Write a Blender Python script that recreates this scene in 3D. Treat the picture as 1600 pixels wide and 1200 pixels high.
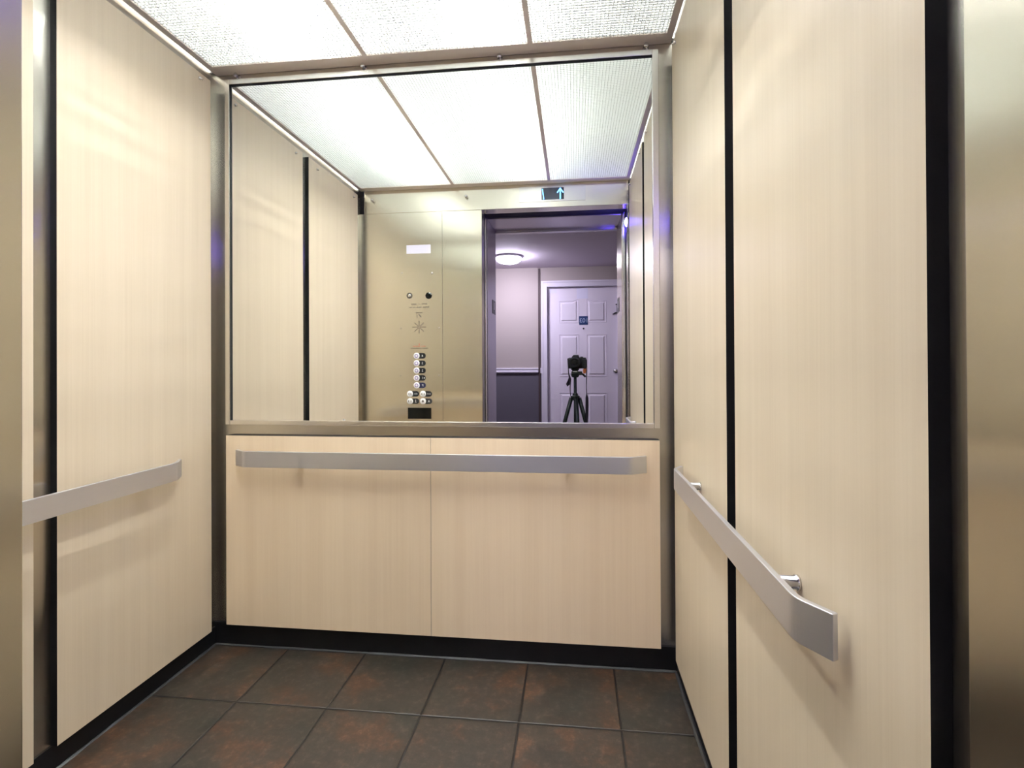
import bpy, bmesh, math, random
from mathutils import Vector, Matrix

# ------------------------------------------------------------------ clear
for o in list(bpy.data.objects):
    bpy.data.objects.remove(o, do_unlink=True)
SC = bpy.context.scene
COL = SC.collection

# ------------------------------------------------------------------ camera
EYE = 1.097                       # lens height above the car floor
D = 1.8734                        # mirror plane
LX, RX = -1.3918, 0.3429          # faces of the laminate panels, left and right
FY = 0.487                        # inside face of the front wall of the car
CEIL = 2.237                      # underside of the light canopy

cam_d = bpy.data.cameras.new('camera')
cam = bpy.data.objects.new('camera', cam_d)
COL.objects.link(cam)
_r = Vector((0.99369598, 0.11200122, -0.00490113))
_u = Vector((0.00537139, -0.00389736, 0.99997798))
_f = Vector((-0.11197965, 0.99370043, 0.0044744))
_m = Matrix((( _r.x, _u.x, -_f.x, 0.0), (_r.y, _u.y, -_f.y, 0.0), (_r.z, _u.z, -_f.z, EYE), (0, 0, 0, 1)))
cam.matrix_world = _m
cam_d.sensor_fit = 'HORIZONTAL'
cam_d.sensor_width = 36.0
cam_d.lens = 36.0 * 799.99 / 1600.0
cam_d.shift_x = -(806.73 - 800.0) / 1600.0
cam_d.shift_y = (563.11 - 600.0) / 1600.0
cam_d.clip_start = 0.004
cam_d.clip_end = 60
SC.camera = cam

# ------------------------------------------------------------------ world and exposure
world = bpy.data.worlds.new('world')
SC.world = world
world.use_nodes = True
world.node_tree.nodes['Background'].inputs[0].default_value = (0.62, 0.62, 0.70, 1)
world.node_tree.nodes['Background'].inputs[1].default_value = 0.02
SC.view_settings.view_transform = 'Standard'
SC.view_settings.look = 'None'
SC.view_settings.exposure = 1.2
SC.view_settings.gamma = 1.0
SC.view_settings.use_curve_mapping = False
TUBE_POWER = 175.0                # radiance of the fluorescent tubes in the canopy
HALL_POWER = 62.0                 # radiance of the hallway dome lamp
try:
    SC.cycles.max_bounces = 14
    SC.cycles.diffuse_bounces = 7
    SC.cycles.glossy_bounces = 8
    SC.cycles.sample_clamp_indirect = 6.0
    SC.cycles.caustics_reflective = True
except Exception:
    pass

random.seed(4)

# ------------------------------------------------------------------ materials
def mat(name, color=(0.8, 0.8, 0.8), rough=0.5, metal=0.0, spec=0.5, emit=None, strength=0.0, coat=0.0):
    m = bpy.data.materials.new(name)
    m.use_nodes = True
    b = m.node_tree.nodes['Principled BSDF']
    b.inputs['Base Color'].default_value = (*color, 1)
    b.inputs['Roughness'].default_value = rough
    b.inputs['Metallic'].default_value = metal
    b.inputs['Specular IOR Level'].default_value = spec
    b.inputs['Coat Weight'].default_value = coat
    if emit is not None:
        b.inputs['Emission Color'].default_value = (*emit, 1)
        b.inputs['Emission Strength'].default_value = strength
    return m

def nodes(m):
    return m.node_tree.nodes, m.node_tree.links, m.node_tree.nodes['Principled BSDF']

def noise_mapped(m, scale, nscale=1.0, detail=3.0, rough=0.6):
    N, Lk, b = nodes(m)
    tc = N.new('ShaderNodeTexCoord')
    mp = N.new('ShaderNodeMapping')
    mp.inputs['Scale'].default_value = scale
    nz = N.new('ShaderNodeTexNoise')
    nz.inputs['Scale'].default_value = nscale
    nz.inputs['Detail'].default_value = detail
    nz.inputs['Roughness'].default_value = rough
    Lk.new(tc.outputs['Object'], mp.inputs['Vector'])
    Lk.new(mp.outputs['Vector'], nz.inputs['Vector'])
    return nz

def ramp(m, src, stops):
    N, Lk, b = nodes(m)
    r = N.new('ShaderNodeValToRGB')
    els = r.color_ramp.elements
    while len(els) < len(stops):
        els.new(0.5)
    for e, (p, c) in zip(els, stops):
        e.position = p
        e.color = (*c, 1) if len(c) == 3 else c
    Lk.new(src, r.inputs['Fac'])
    return r

def laminate(name, a, c):
    m = mat(name, a, 0.36, 0, 0.5)
    N, Lk, b = nodes(m)
    n1 = noise_mapped(m, (220, 220, 2.2), 1.0, 4.0, 0.65)
    n2 = noise_mapped(m, (26, 26, 0.5), 1.0, 3.0, 0.55)
    mx = N.new('ShaderNodeMath'); mx.operation = 'MULTIPLY_ADD'
    mx.inputs[1].default_value = 0.45
    Lk.new(n1.outputs['Fac'], mx.inputs[0])
    m2 = N.new('ShaderNodeMath'); m2.operation = 'MULTIPLY'
    m2.inputs[1].default_value = 0.55
    Lk.new(n2.outputs['Fac'], m2.inputs[0])
    Lk.new(m2.outputs[0], mx.inputs[2])
    r = ramp(m, mx.outputs[0], [(0.30, c), (0.62, a)])
    Lk.new(r.outputs['Color'], b.inputs['Base Color'])
    return m

def steel(name, color, rough, scale, aniso=0.0):
    m = mat(name, color, rough, 1.0)
    N, Lk, b = nodes(m)
    nz = noise_mapped(m, scale, 1.0, 3.0, 0.6)
    mr = N.new('ShaderNodeMapRange')
    mr.inputs['From Min'].default_value = 0.3
    mr.inputs['From Max'].default_value = 0.7
    mr.inputs['To Min'].default_value = rough - 0.012
    mr.inputs['To Max'].default_value = rough + 0.012
    Lk.new(nz.outputs['Fac'], mr.inputs['Value'])
    Lk.new(mr.outputs['Result'], b.inputs['Roughness'])
    dk = tuple(v * 0.985 for v in color)
    r = ramp(m, nz.outputs['Fac'], [(0.3, dk), (0.7, color)])
    Lk.new(r.outputs['Color'], b.inputs['Base Color'])
    if aniso:
        b.inputs['Anisotropic'].default_value = aniso
        ge = N.new('ShaderNodeNewGeometry')
        tg = N.new('ShaderNodeVectorMath'); tg.operation = 'CROSS_PRODUCT'   # horizontal direction in the sheet
        tg.inputs[0].default_value = (0.05, 0.03, 1)
        Lk.new(ge.outputs['True Normal'], tg.inputs[1])
        Lk.new(tg.outputs[0], b.inputs['Tangent'])
    return m

M = {}
M['lam'] = laminate('maple_laminate', (0.63, 0.535, 0.40), (0.575, 0.48, 0.35))
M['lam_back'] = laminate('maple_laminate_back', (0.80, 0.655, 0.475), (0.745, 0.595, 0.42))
M['edge'] = mat('black_panel_edge', (0.006, 0.006, 0.007), 0.55, spec=0.2)
M['kick'] = mat('black_kick_base', (0.007, 0.007, 0.008), 0.42, spec=0.25)
M['steel'] = steel('brushed_steel', (0.64, 0.61, 0.55), 0.25, (260, 260, 3), 0.92)
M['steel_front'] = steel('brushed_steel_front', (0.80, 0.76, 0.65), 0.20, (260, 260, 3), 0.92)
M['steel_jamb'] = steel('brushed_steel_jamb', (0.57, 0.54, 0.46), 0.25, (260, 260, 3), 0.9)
M['steel_h'] = steel('brushed_steel_rail', (0.74, 0.75, 0.80), 0.42, (3, 3, 300))
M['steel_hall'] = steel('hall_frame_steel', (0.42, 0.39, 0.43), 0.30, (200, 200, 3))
M['frame_steel'] = steel('mirror_frame_steel', (0.76, 0.74, 0.70), 0.26, (14, 14, 14))
M['canopy'] = mat('canopy_frame_paint', (0.80, 0.72, 0.66), 0.38, 0.1)
M['boxwhite'] = mat('white_light_box', (0.50, 0.51, 0.50), 0.7)
M['chrome'] = mat('chrome', (0.75, 0.75, 0.76), 0.12, 1.0)
M['mirror'] = mat('mirror_silver', (0.93, 0.945, 0.935), 0.0, 1.0)
M['dark_line'] = mat('black_line', (0.01, 0.014, 0.012), 0.6)
M['black'] = mat('black_plastic', (0.012, 0.013, 0.015), 0.4)
M['blackglass'] = mat('black_glass', (0.004, 0.005, 0.005), 0.08, spec=0.4)
M['rubber'] = mat('black_rubber', (0.02, 0.02, 0.022), 0.65)
M['white'] = mat('white_plastic', (0.86, 0.86, 0.88), 0.4)
M['violet_ring'] = mat('violet_button_ring', (0.30, 0.22, 0.50), 0.3)
M['navy'] = mat('navy_label', (0.02, 0.022, 0.075), 0.4)
M['blacklabel'] = mat('black_label', (0.012, 0.015, 0.018), 0.4)
M['engrave'] = mat('engraving_fill', (0.10, 0.085, 0.07), 0.6)
M['redengrave'] = mat('red_engraving_fill', (0.45, 0.13, 0.08), 0.6)
M['groove'] = mat('seam_groove', (0.05, 0.045, 0.04), 0.6)
M['screen'] = mat('indicator_screen', (0.006, 0.012, 0.03), 0.12, spec=0.6)
M['blue'] = mat('blue_segment', (0.05, 0.3, 0.9), 0.4, emit=(0.10, 0.45, 1.0), strength=3.2)
M['lantern'] = mat('blue_lantern_lens', (0.1, 0.1, 0.9), 0.3, emit=(0.09, 0.05, 1.0), strength=170.0)
M['lantern_core'] = mat('lantern_led', (0.7, 0.8, 1.0), 0.3, emit=(0.45, 0.42, 1.0), strength=110.0)
M['tube'] = mat('fluorescent_tube_glow', (0.9, 0.95, 0.93), 0.3, emit=(0.985, 0.99, 0.985), strength=TUBE_POWER)
M['domeglow'] = mat('dome_lamp_glow', (0.9, 0.9, 0.95), 0.3, emit=(0.86, 0.80, 1.0), strength=HALL_POWER)
M['paint_door'] = mat('white_door_paint', (0.84, 0.78, 0.88), 0.45)
M['paint_trim'] = mat('white_trim_paint', (0.78, 0.74, 0.84), 0.4)
M['hall_upper'] = mat('taupe_wall_paint', (0.44, 0.385, 0.365), 0.75)
M['hall_lower'] = mat('slate_wall_paint', (0.125, 0.115, 0.145), 0.7)
M['hall_ceiling'] = mat('hall_ceiling_paint', (0.72, 0.64, 0.74), 0.85)
M['corner_shade'] = mat('brown_corner_shade', (0.075, 0.05, 0.052), 0.6)
M['carpet'] = mat('hall_carpet', (0.09, 0.08, 0.08), 0.95)
M['sign'] = mat('blue_sign_plate', (0.022, 0.05, 0.16), 0.4)
M['signtext'] = mat('sign_silver_text', (0.45, 0.55, 0.72), 0.4)
M['paper'] = mat('white_paper', (0.80, 0.78, 0.95), 0.7)
M['camblack'] = mat('camera_body_black', (0.006, 0.007, 0.008), 0.5, spec=0.2)
M['camrib'] = mat('lens_rubber_grip', (0.011, 0.014, 0.016), 0.55, spec=0.25)
M['glass'] = mat('lens_front_glass', (0.002, 0.006, 0.005), 0.06, spec=0.35)
M['tripod'] = mat('tripod_metal', (0.006, 0.010, 0.0095), 0.45, spec=0.25)
M['orange'] = mat('orange_leather', (0.62, 0.17, 0.045), 0.5)
M['strap'] = mat('woven_black_strap', (0.010, 0.007, 0.014), 0.7, spec=0.2)
M['straplight'] = mat('strap_grey_edge', (0.45, 0.42, 0.5), 0.7)
M['caulk'] = mat('grey_caulk', (0.026, 0.028, 0.031), 0.35)
M['dark'] = mat('shaft_darkness', (0.006, 0.006, 0.01), 0.8)

# lattice acrylic: white translucent strips
def lattice_material():
    m = bpy.data.materials.new('white_acrylic_lattice')
    m.use_nodes = True
    N, Lk = m.node_tree.nodes, m.node_tree.links
    for n in list(N):
        N.remove(n)
    out = N.new('ShaderNodeOutputMaterial')
    mix = N.new('ShaderNodeMixShader')
    d = N.new('ShaderNodeBsdfDiffuse'); d.inputs[0].default_value = (0.84, 0.85, 0.84, 1)
    t = N.new('ShaderNodeBsdfTranslucent'); t.inputs[0].default_value = (0.84, 0.85, 0.84, 1)
    mix.inputs[0].default_value = 0.5
    Lk.new(d.outputs[0], mix.inputs[1]); Lk.new(t.outputs[0], mix.inputs[2])
    Lk.new(mix.outputs[0], out.inputs[0])
    return m
M['lattice'] = lattice_material()

# slate-look ceramic floor tiles, 31 cm squares with dark grout
def tile_material():
    m = mat('slate_floor_tile', (0.06, 0.045, 0.035), 0.4)
    N, Lk, b = nodes(m)
    tc = N.new('ShaderNodeTexCoord')
    sep = N.new('ShaderNodeSeparateXYZ')
    Lk.new(tc.outputs['Object'], sep.inputs[0])
    P = 0.3075
    cells = []
    lines = []
    for ax, off in (('X', 0.135), ('Y', 1.555)):
        a = N.new('ShaderNodeMath'); a.operation = 'SUBTRACT'; a.inputs[1].default_value = off
        Lk.new(sep.outputs[ax], a.inputs[0])
        dv = N.new('ShaderNodeMath'); dv.operation = 'DIVIDE'; dv.inputs[1].default_value = P
        Lk.new(a.outputs[0], dv.inputs[0])
        fl = N.new('ShaderNodeMath'); fl.operation = 'FLOOR'
        Lk.new(dv.outputs[0], fl.inputs[0])
        cells.append(fl)
        fr = N.new('ShaderNodeMath'); fr.operation = 'PINGPONG'; fr.inputs[1].default_value = 0.5
        Lk.new(dv.outputs[0], fr.inputs[0])
        lines.append(fr)
    mn = N.new('ShaderNodeMath'); mn.operation = 'MINIMUM'
    Lk.new(lines[0].outputs[0], mn.inputs[0]); Lk.new(lines[1].outputs[0], mn.inputs[1])
    edge = N.new('ShaderNodeMapRange')
    edge.inputs['From Min'].default_value = 0.007
    edge.inputs['From Max'].default_value = 0.014
    Lk.new(mn.outputs[0], edge.inputs['Value'])
    cmb = N.new('ShaderNodeCombineXYZ')
    Lk.new(cells[0].outputs[0], cmb.inputs[0]); Lk.new(cells[1].outputs[0], cmb.inputs[1])
    wn = N.new('ShaderNodeTexWhiteNoise')
    Lk.new(cmb.outputs[0], wn.inputs['Vector'])
    add = N.new('ShaderNodeVectorMath'); add.operation = 'MULTIPLY_ADD'
    add.inputs[1].default_value = (7, 7, 7)
    Lk.new(wn.outputs['Color'], add.inputs[0]); Lk.new(tc.outputs['Object'], add.inputs[2])
    n1 = N.new('ShaderNodeTexNoise'); n1.inputs['Scale'].default_value = 5.0; n1.inputs['Detail'].default_value = 6
    n1.inputs['Roughness'].default_value = 0.65
    Lk.new(add.outputs[0], n1.inputs['Vector'])
    r = ramp(m, n1.outputs['Fac'], [(0.30, (0.015, 0.016, 0.013)), (0.44, (0.026, 0.021, 0.016)), (0.54, (0.030, 0.021, 0.015)), (0.63, (0.056, 0.027, 0.014)), (0.76, (0.030, 0.028, 0.023))])
    n2 = N.new('ShaderNodeTexNoise'); n2.inputs['Scale'].default_value = 42; n2.inputs['Detail'].default_value = 8; n2.inputs['Roughness'].default_value = 0.75
    Lk.new(add.outputs[0], n2.inputs['Vector'])
    r2 = ramp(m, n2.outputs['Fac'], [(0.40, (0.66, 0.66, 0.64)), (0.54, (1.0, 1.0, 0.98)), (0.66, (2.0, 2.0, 1.9))])
    mm = N.new('ShaderNodeMix'); mm.data_type = 'RGBA'; mm.blend_type = 'MULTIPLY'; mm.inputs[0].default_value = 1.0
    Lk.new(r.outputs['Color'], mm.inputs[6]); Lk.new(r2.outputs['Color'], mm.inputs[7])
    gm = N.new('ShaderNodeMix'); gm.data_type = 'RGBA'
    gm.inputs[6].default_value = (0.005, 0.005, 0.005, 1)
    Lk.new(edge.outputs['Result'], gm.inputs[0]); Lk.new(mm.outputs[2], gm.inputs[7])
    Lk.new(gm.outputs[2], b.inputs['Base Color'])
    rr = N.new('ShaderNodeMapRange')
    rr.inputs['To Min'].default_value = 0.30; rr.inputs['To Max'].default_value = 0.55
    Lk.new(n1.outputs['Fac'], rr.inputs['Value'])
    Lk.new(rr.outputs['Result'], b.inputs['Roughness'])
    hs = N.new('ShaderNodeMath'); hs.operation = 'MULTIPLY_ADD'; hs.inputs[1].default_value = 0.35
    Lk.new(n1.outputs['Fac'], hs.inputs[0]); Lk.new(edge.outputs['Result'], hs.inputs[2])
    bp = N.new('ShaderNodeBump'); bp.inputs['Strength'].default_value = 0.5; bp.inputs['Distance'].default_value = 0.004
    Lk.new(hs.outputs[0], bp.inputs['Height'])
    Lk.new(bp.outputs['Normal'], b.inputs['Normal'])
    return m
M['tile'] = tile_material()

# ------------------------------------------------------------------ mesh helpers
def bx(bm, x0, y0, z0, x1, y1, z1, mi=0):
    x0, x1 = min(x0, x1), max(x0, x1); y0, y1 = min(y0, y1), max(y0, y1); z0, z1 = min(z0, z1), max(z0, z1)
    v = [bm.verts.new(p) for p in ((x0, y0, z0), (x1, y0, z0), (x1, y1, z0), (x0, y1, z0), (x0, y0, z1), (x1, y0, z1), (x1, y1, z1), (x0, y1, z1))]
    fs = []
    for f in ((0, 3, 2, 1), (4, 5, 6, 7), (0, 1, 5, 4), (1, 2, 6, 5), (2, 3, 7, 6), (3, 0, 4, 7)):
        fc = bm.faces.new([v[i] for i in f]); fc.material_index = mi; fs.append(fc)
    return fs

def tube(bm, p0, p1, r0, r1=None, seg=20, mi=0, caps=True):
    r1 = r0 if r1 is None else r1
    p0, p1 = Vector(p0), Vector(p1)
    ax = (p1 - p0).normalized()
    a = ax.orthogonal().normalized(); b = ax.cross(a)
    r = []
    for p, rr in ((p0, r0), (p1, r1)):
        r.append([bm.verts.new(p + (a * math.cos(t) + b * math.sin(t)) * rr) for t in (2 * math.pi * k / seg for k in range(seg))])
    for k in range(seg):
        f = bm.faces.new((r[0][k], r[0][(k + 1) % seg], r[1][(k + 1) % seg], r[1][k])); f.material_index = mi; f.smooth = True
    if caps:
        for ring in (list(reversed(r[0])), r[1]):
            f = bm.faces.new(ring); f.material_index = mi

def lathe(bm, base, axis, prof, seg=32, mi=0):
    """prof: list of (distance along axis, radius) swept about the axis; closed at ends when radius is 0."""
    base, ax = Vector(base), Vector(axis).normalized()
    a = ax.orthogonal().normalized(); b = ax.cross(a)
    rings = []
    for d, r in prof:
        if r <= 1e-6:
            rings.append([bm.verts.new(base + ax * d)])
        else:
            rings.append([bm.verts.new(base + ax * d + (a * math.cos(t) + b * math.sin(t)) * r) for t in (2 * math.pi * k / seg for k in range(seg))])
    for i in range(len(rings) - 1):
        A, B = rings[i], rings[i + 1]
        for k in range(seg):
            k2 = (k + 1) % seg
            if len(A) == 1 and len(B) == 1: continue
            if len(A) == 1: vs = (A[0], B[k2], B[k])
            elif len(B) == 1: vs = (A[k], A[k2], B[0])
            else: vs = (A[k], A[k2], B[k2], B[k])
            f = bm.faces.new(vs); f.material_index = mi; f.smooth = True

def ribbon(bm, pts, width_dir, widths, thick=0.0015, mi=0):
    """A strap: cross-section width x thickness carried along pts."""
    n = len(pts); pts = [Vector(p) for p in pts]
    rings = []
    for i, p in enumerate(pts):
        t = (pts[min(i + 1, n - 1)] - pts[max(i - 1, 0)]).normalized()
        w = Vector(width_dir[i] if isinstance(width_dir, list) else width_dir)
        w = (w - t * w.dot(t)).normalized(); nn = t.cross(w)
        hw = widths[i] / 2
        rings.append([bm.verts.new(p + w * sx * hw + nn * sy * thick / 2) for sx, sy in ((-1, -1), (1, -1), (1, 1), (-1, 1))])
    for i in range(n - 1):
        for k in range(4):
            f = bm.faces.new((rings[i][k], rings[i][(k + 1) % 4], rings[i + 1][(k + 1) % 4], rings[i + 1][k])); f.material_index = mi
    bm.faces.new(list(reversed(rings[0]))); bm.faces.new(rings[-1])

def new_bm(): return bmesh.new()

def obj(name, bm, mats, parent=None, origin=None, bevel=0.0, loc=None):
    bmesh.ops.recalc_face_normals(bm, faces=bm.faces)
    org = Vector(origin) if origin is not None else None
    if org is None and parent is None and len(bm.verts):
        xs = [v.co.x for v in bm.verts]; ys = [v.co.y for v in bm.verts]; zs = [v.co.z for v in bm.verts]
        org = Vector(((min(xs) + max(xs)) / 2, (min(ys) + max(ys)) / 2, min(zs)))
    if parent is not None:
        org = Vector(parent_origin(parent))
    keep = bool(name in WORLD_TEX)
    if org is None or keep: org = Vector((0, 0, 0)) if parent is None else org
    bmesh.ops.translate(bm, vec=-org, verts=bm.verts)
    me = bpy.data.meshes.new(name)
    bm.to_mesh(me); bm.free()
    for m_ in (mats if isinstance(mats, (list, tuple)) else [mats]):
        me.materials.append(m_)
    o = bpy.data.objects.new(name, me)
    COL.objects.link(o)
    if parent is None:
        o.location = org
        ORG[o.name] = tuple(org)
    else:
        o.parent = parent
        ORG[o.name] = tuple(org)
    if bevel > 0:
        md = o.modifiers.new('bevel', 'BEVEL'); md.width = bevel; md.segments = 2; md.limit_method = 'ANGLE'
    return o
ORG = {}
WORLD_TEX = {'floor'}
def parent_origin(p): return ORG.get(p.name, tuple(p.location))

def thing(name, label, cat, loc, group=None):
    o = bpy.data.objects.new(name, None)
    COL.objects.link(o)
    o.empty_display_size = 0.05
    o.location = loc
    ORG[o.name] = tuple(loc)
    o['label'] = label; o['category'] = cat
    if group: o['group'] = group
    return o

def tag(o, label, cat, group=None):
    o['label'] = label; o['category'] = cat
    if group: o['group'] = group
    return o

def struct(name, bm, mats, bevel=0.0, label=None):
    o = obj(name, bm, mats, bevel=bevel)
    o['kind'] = 'structure'
    if label: o['label'] = label
    return o

def box_struct(name, dims, m, bevel=0.0):
    bm = new_bm(); bx(bm, *dims)
    return struct(name, bm, m, bevel)

def text_mesh(name, body, size, center, m, parent, width=None, extrude=0.0006, shear=0.0):
    """Lettering that faces +Y (into the car), centred on `center`."""
    cu = bpy.data.curves.new(name, 'FONT')
    cu.body = body; cu.size = size; cu.align_x = 'CENTER'; cu.align_y = 'CENTER'; cu.extrude = extrude; cu.shear = shear
    to = bpy.data.objects.new('tmp_text', cu)
    COL.objects.link(to)
    bpy.context.view_layer.update()
    me = bpy.data.meshes.new_from_object(to.evaluated_get(bpy.context.evaluated_depsgraph_get()))
    bpy.data.objects.remove(to, do_unlink=True)
    me.name = name
    s = 1.0
    xs = [v.co.x for v in me.vertices]; ys = [v.co.y for v in me.vertices]
    cx, cy = (min(xs) + max(xs)) / 2, (min(ys) + max(ys)) / 2
    if width: s = width / (max(xs) - min(xs))
    c = Vector(center) - Vector(parent_origin(parent))
    for v in me.vertices:
        x, y, z = v.co.x - cx, v.co.y - cy, v.co.z
        v.co = (c.x - x * s, c.y + z, c.z + y * (s if width and s < 1 else 1.0))
    me.materials.clear(); me.materials.append(m)
    o = bpy.data.objects.new(name, me)
    COL.objects.link(o); o.parent = parent
    ORG[o.name] = parent_origin(parent)
    return o

# ================================================================== CAR SHELL (structure)
TOPZ = 2.42
bm = new_bm(); bx(bm, -1.432, 0.40, -0.03, 0.383, D + 0.03, 0.0)
struct('floor', bm, M['tile'])
box_struct('wall_left', (-1.432, FY - 0.06, 0.0, -1.412, D + 0.03, TOPZ), M['steel'])
box_struct('wall_right', (0.363, FY - 0.06, 0.0, 0.383, D + 0.03, TOPZ), M['steel'])
box_struct('wall_back', (-1.412, D + 0.006, 0.0, 0.363, D + 0.03, TOPZ), M['steel'])
# front wall: return column on the left, narrow column on the right, header over the door
bm = new_bm()
bx(bm, -1.412, 0.40, 0.0, -0.588, FY, 2.0862)
bx(bm, 0.339, 0.40, 0.0, 0.363, FY, 2.0862)
bx(bm, -1.378, 0.39, 2.0868, 0.345, FY, CEIL)
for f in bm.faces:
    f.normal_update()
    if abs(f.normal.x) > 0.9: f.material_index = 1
front = struct('wall_front', bm, [M['steel_front'], M['steel_jamb']], 0.0015)
bm = new_bm()
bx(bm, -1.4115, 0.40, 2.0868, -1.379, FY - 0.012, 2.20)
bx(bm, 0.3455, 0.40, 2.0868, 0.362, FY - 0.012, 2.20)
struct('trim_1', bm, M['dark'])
# seam of the swing return panel, a fine upright groove
bm = new_bm(); bx(bm, -0.8503, FY - 0.002, 0.02, -0.8485, FY + 0.0004, 2.08)
struct('trim_2', bm, M['groove'])
# black kick bases
box_struct('baseboard_back', (-1.412, D, 0.0, 0.363, D + 0.0055, 0.0835), M['kick'])
box_struct('baseboard_left', (-1.4118, FY + 0.001, 0.0, -1.4075, D - 0.0005, 0.066), M['kick'])
box_struct('baseboard_right', (0.3585, FY + 0.001, 0.0, 0.3628, D - 0.0005, 0.066), M['kick'])
# caulk bead around the floor
def bead(name, a, b, w=0.006):
    bm = new_bm(); a = Vector(a); b = Vector(b); n = 40
    up = Vector((0, 0, 1)); dr = (b - a).normalized(); sd = dr.cross(up)
    rings = []
    for i in range(n + 1):
        p = a.lerp(b, i / n); ww = w * (0.8 + 0.5 * random.random())
        rings.append([bm.verts.new(p + sd * q * ww + up * h * ww) for q, h in ((-1, 0.0), (0.0, 0.55), (1, 0.0))])
    for i in range(n):
        for k in range(2):
            bm.faces.new((rings[i][k], rings[i][k + 1], rings[i + 1][k + 1], rings[i + 1][k]))
    return struct(name, bm, M['caulk'])
bead('trim_3', (-1.40, D - 0.004, 0.0003), (0.352, D - 0.004, 0.0003))
bead('trim_4', (-1.401, FY + 0.02, 0.0003), (-1.401, D - 0.01, 0.0003))
bead('trim_5', (0.3525, FY + 0.02, 0.0003), (0.3525, D - 0.01, 0.0003))
# light box above the canopy
bm = new_bm()
bx(bm, -1.412, FY - 0.05, 2.372, 0.363, D + 0.0055, 2.39)
bx(bm, -1.4119, FY + 0.004, 2.27, -1.4105, D, 2.371)
bx(bm, 0.3615, FY + 0.004, 2.27, 0.3629, D, 2.371)
bx(bm, -1.41, D - 0.012, 2.2445, 0.361, D - 0.002, 2.371)
bx(bm, -1.41, FY + 0.004, 2.2445, 0.361, FY + 0.014, 2.371)
struct('ceiling', bm, M['boxwhite'])

# ------------------------------------------------------------------ light canopy
can = thing('light_canopy', 'suspended ceiling light canopy with brown-grey metal frame around three white egg-crate lattice panels', 'ceiling light', (-0.52, 1.18, CEIL))
bm = new_bm()
y0, y1 = FY + 0.0005, D + 0.004
bx(bm, -1.399, y0, CEIL, -1.375, y1, CEIL + 0.007)
bx(bm, 0.327, y0, CEIL, 0.350, y1, CEIL + 0.007)
bx(bm, -1.375, D - 0.055, CEIL, 0.327, y1, CEIL + 0.007)
bx(bm, -1.375, y0, CEIL, 0.327, FY + 0.062, CEIL + 0.007)
obj('frame', bm, M['canopy'], can)
XD = (-0.765, -0.150)
for xd in XD:
    bm = new_bm(); bx(bm, xd - 0.009, FY + 0.062, CEIL, xd + 0.009, D - 0.055, CEIL + 0.0065)
    obj('divider', bm, M['canopy'], can)
PIT, LH, TH = 0.0127, 0.0066, 0.0017
LY0, LY1 = FY + 0.062, D - 0.055
for xa, xb in ((-1.375, XD[0] - 0.009), (XD[0] + 0.009, XD[1] - 0.009), (XD[1] + 0.009, 0.327)):
    bm = new_bm()
    z0 = CEIL + 0.0015
    n = int((xb - xa) / PIT)
    for i in range(n + 1):
        x = xa + (i + 0.5) * (xb - xa) / (n + 1)
        bx(bm, x - TH / 2, LY0, z0, x + TH / 2, LY1, z0 + LH)
    n = int((LY1 - LY0) / PIT)
    for i in range(n + 1):
        y = LY0 + (i + 0.5) * (LY1 - LY0) / (n + 1)
        bx(bm, xa, y - TH / 2, z0 + 0.0001, xb, y + TH / 2, z0 + LH - 0.0001)
    obj('lattice_panel', bm, M['lattice'], can)
for xt in (-0.925, -0.262):
    bm = new_bm()
    tube(bm, (xt, FY + 0.10, 2.335), (xt, D - 0.09, 2.335), 0.013, seg=16)
    t = obj('fluorescent_tube', bm, M['tube'], can)
    for ys in (FY + 0.08, D - 0.09):
        bm = new_bm(); bx(bm, xt - 0.015, ys, 2.312, xt + 0.015, ys + 0.02, 2.371)
        obj('socket', bm, M['white'], t)

# ------------------------------------------------------------------ laminate wall panels
def wall_panel(label, dims, m, edge_axis, screws=(), sx=0, group=None):
    bm = new_bm()
    fs = bx(bm, *dims)
    for f in fs:
        f.normal_update()
        nrm = f.normal
        if edge_axis == 'x' and abs(nrm.x) < 0.5: f.material_index = 1
        if edge_axis == 'y' and abs(nrm.y) < 0.5: f.material_index = 1
    cx, cy = (dims[0] + dims[3]) / 2, (dims[1] + dims[4]) / 2
    t = obj('wall_panel', bm, [m, M['edge']])
    tag(t, label, 'wall panel', group)
    for (y, z) in screws:
        bm = new_bm()
        fx = LX if sx > 0 else RX
        lathe(bm, (fx, y, z), (sx, 0, 0), [(-0.002, 0.0065), (0.004, 0.0065), (0.007, 0.005), (0.008, 0.0)], 14)
        tube(bm, (fx + sx * 0.0035, y, z - 0.0005), (fx + sx * 0.012, y + 0.003, z - 0.0045), 0.0034, 0.0030, 8)
        obj('screw', bm, M['chrome'], t)
    return t
PT, PB = 2.193, 0.068
wall_panel('wide pale maple laminate panel on the left wall, next to the mirror corner', (-1.412, 1.2386, PB, LX, 1.8315, PT), M['lam'], 'x', ((1.772, 2.170), (1.308, 2.160)), 1)
wall_panel('pale maple laminate panel on the left wall, beside the steel button panel by the door', (-1.412, 0.560, PB, LX, 1.1778, PT), M['lam'], 'x', ((1.091, 2.158), (0.625, 2.158)), 1)
wall_panel('narrow-looking maple laminate panel on the right wall, between the back corner and the black gap', (RX, 1.2069, PB, 0.363, 1.8177, PT), M['lam'], 'x', ((1.318, 2.168), (1.76, 2.168)), -1)
wall_panel('large maple laminate panel on the right wall, closest to the door, behind the bent handrail end', (RX, 0.5415, PB, 0.363, 1.1464, PT), M['lam'], 'x', ((1.063, 2.172), (0.60, 2.172)), -1)
wall_panel('left half of the low maple laminate panelling under the mirror', (-1.3468, D - 0.0192, 0.0855, -0.5315, D + 0.006, 0.8196), M['lam_back'], 'y')
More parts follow.
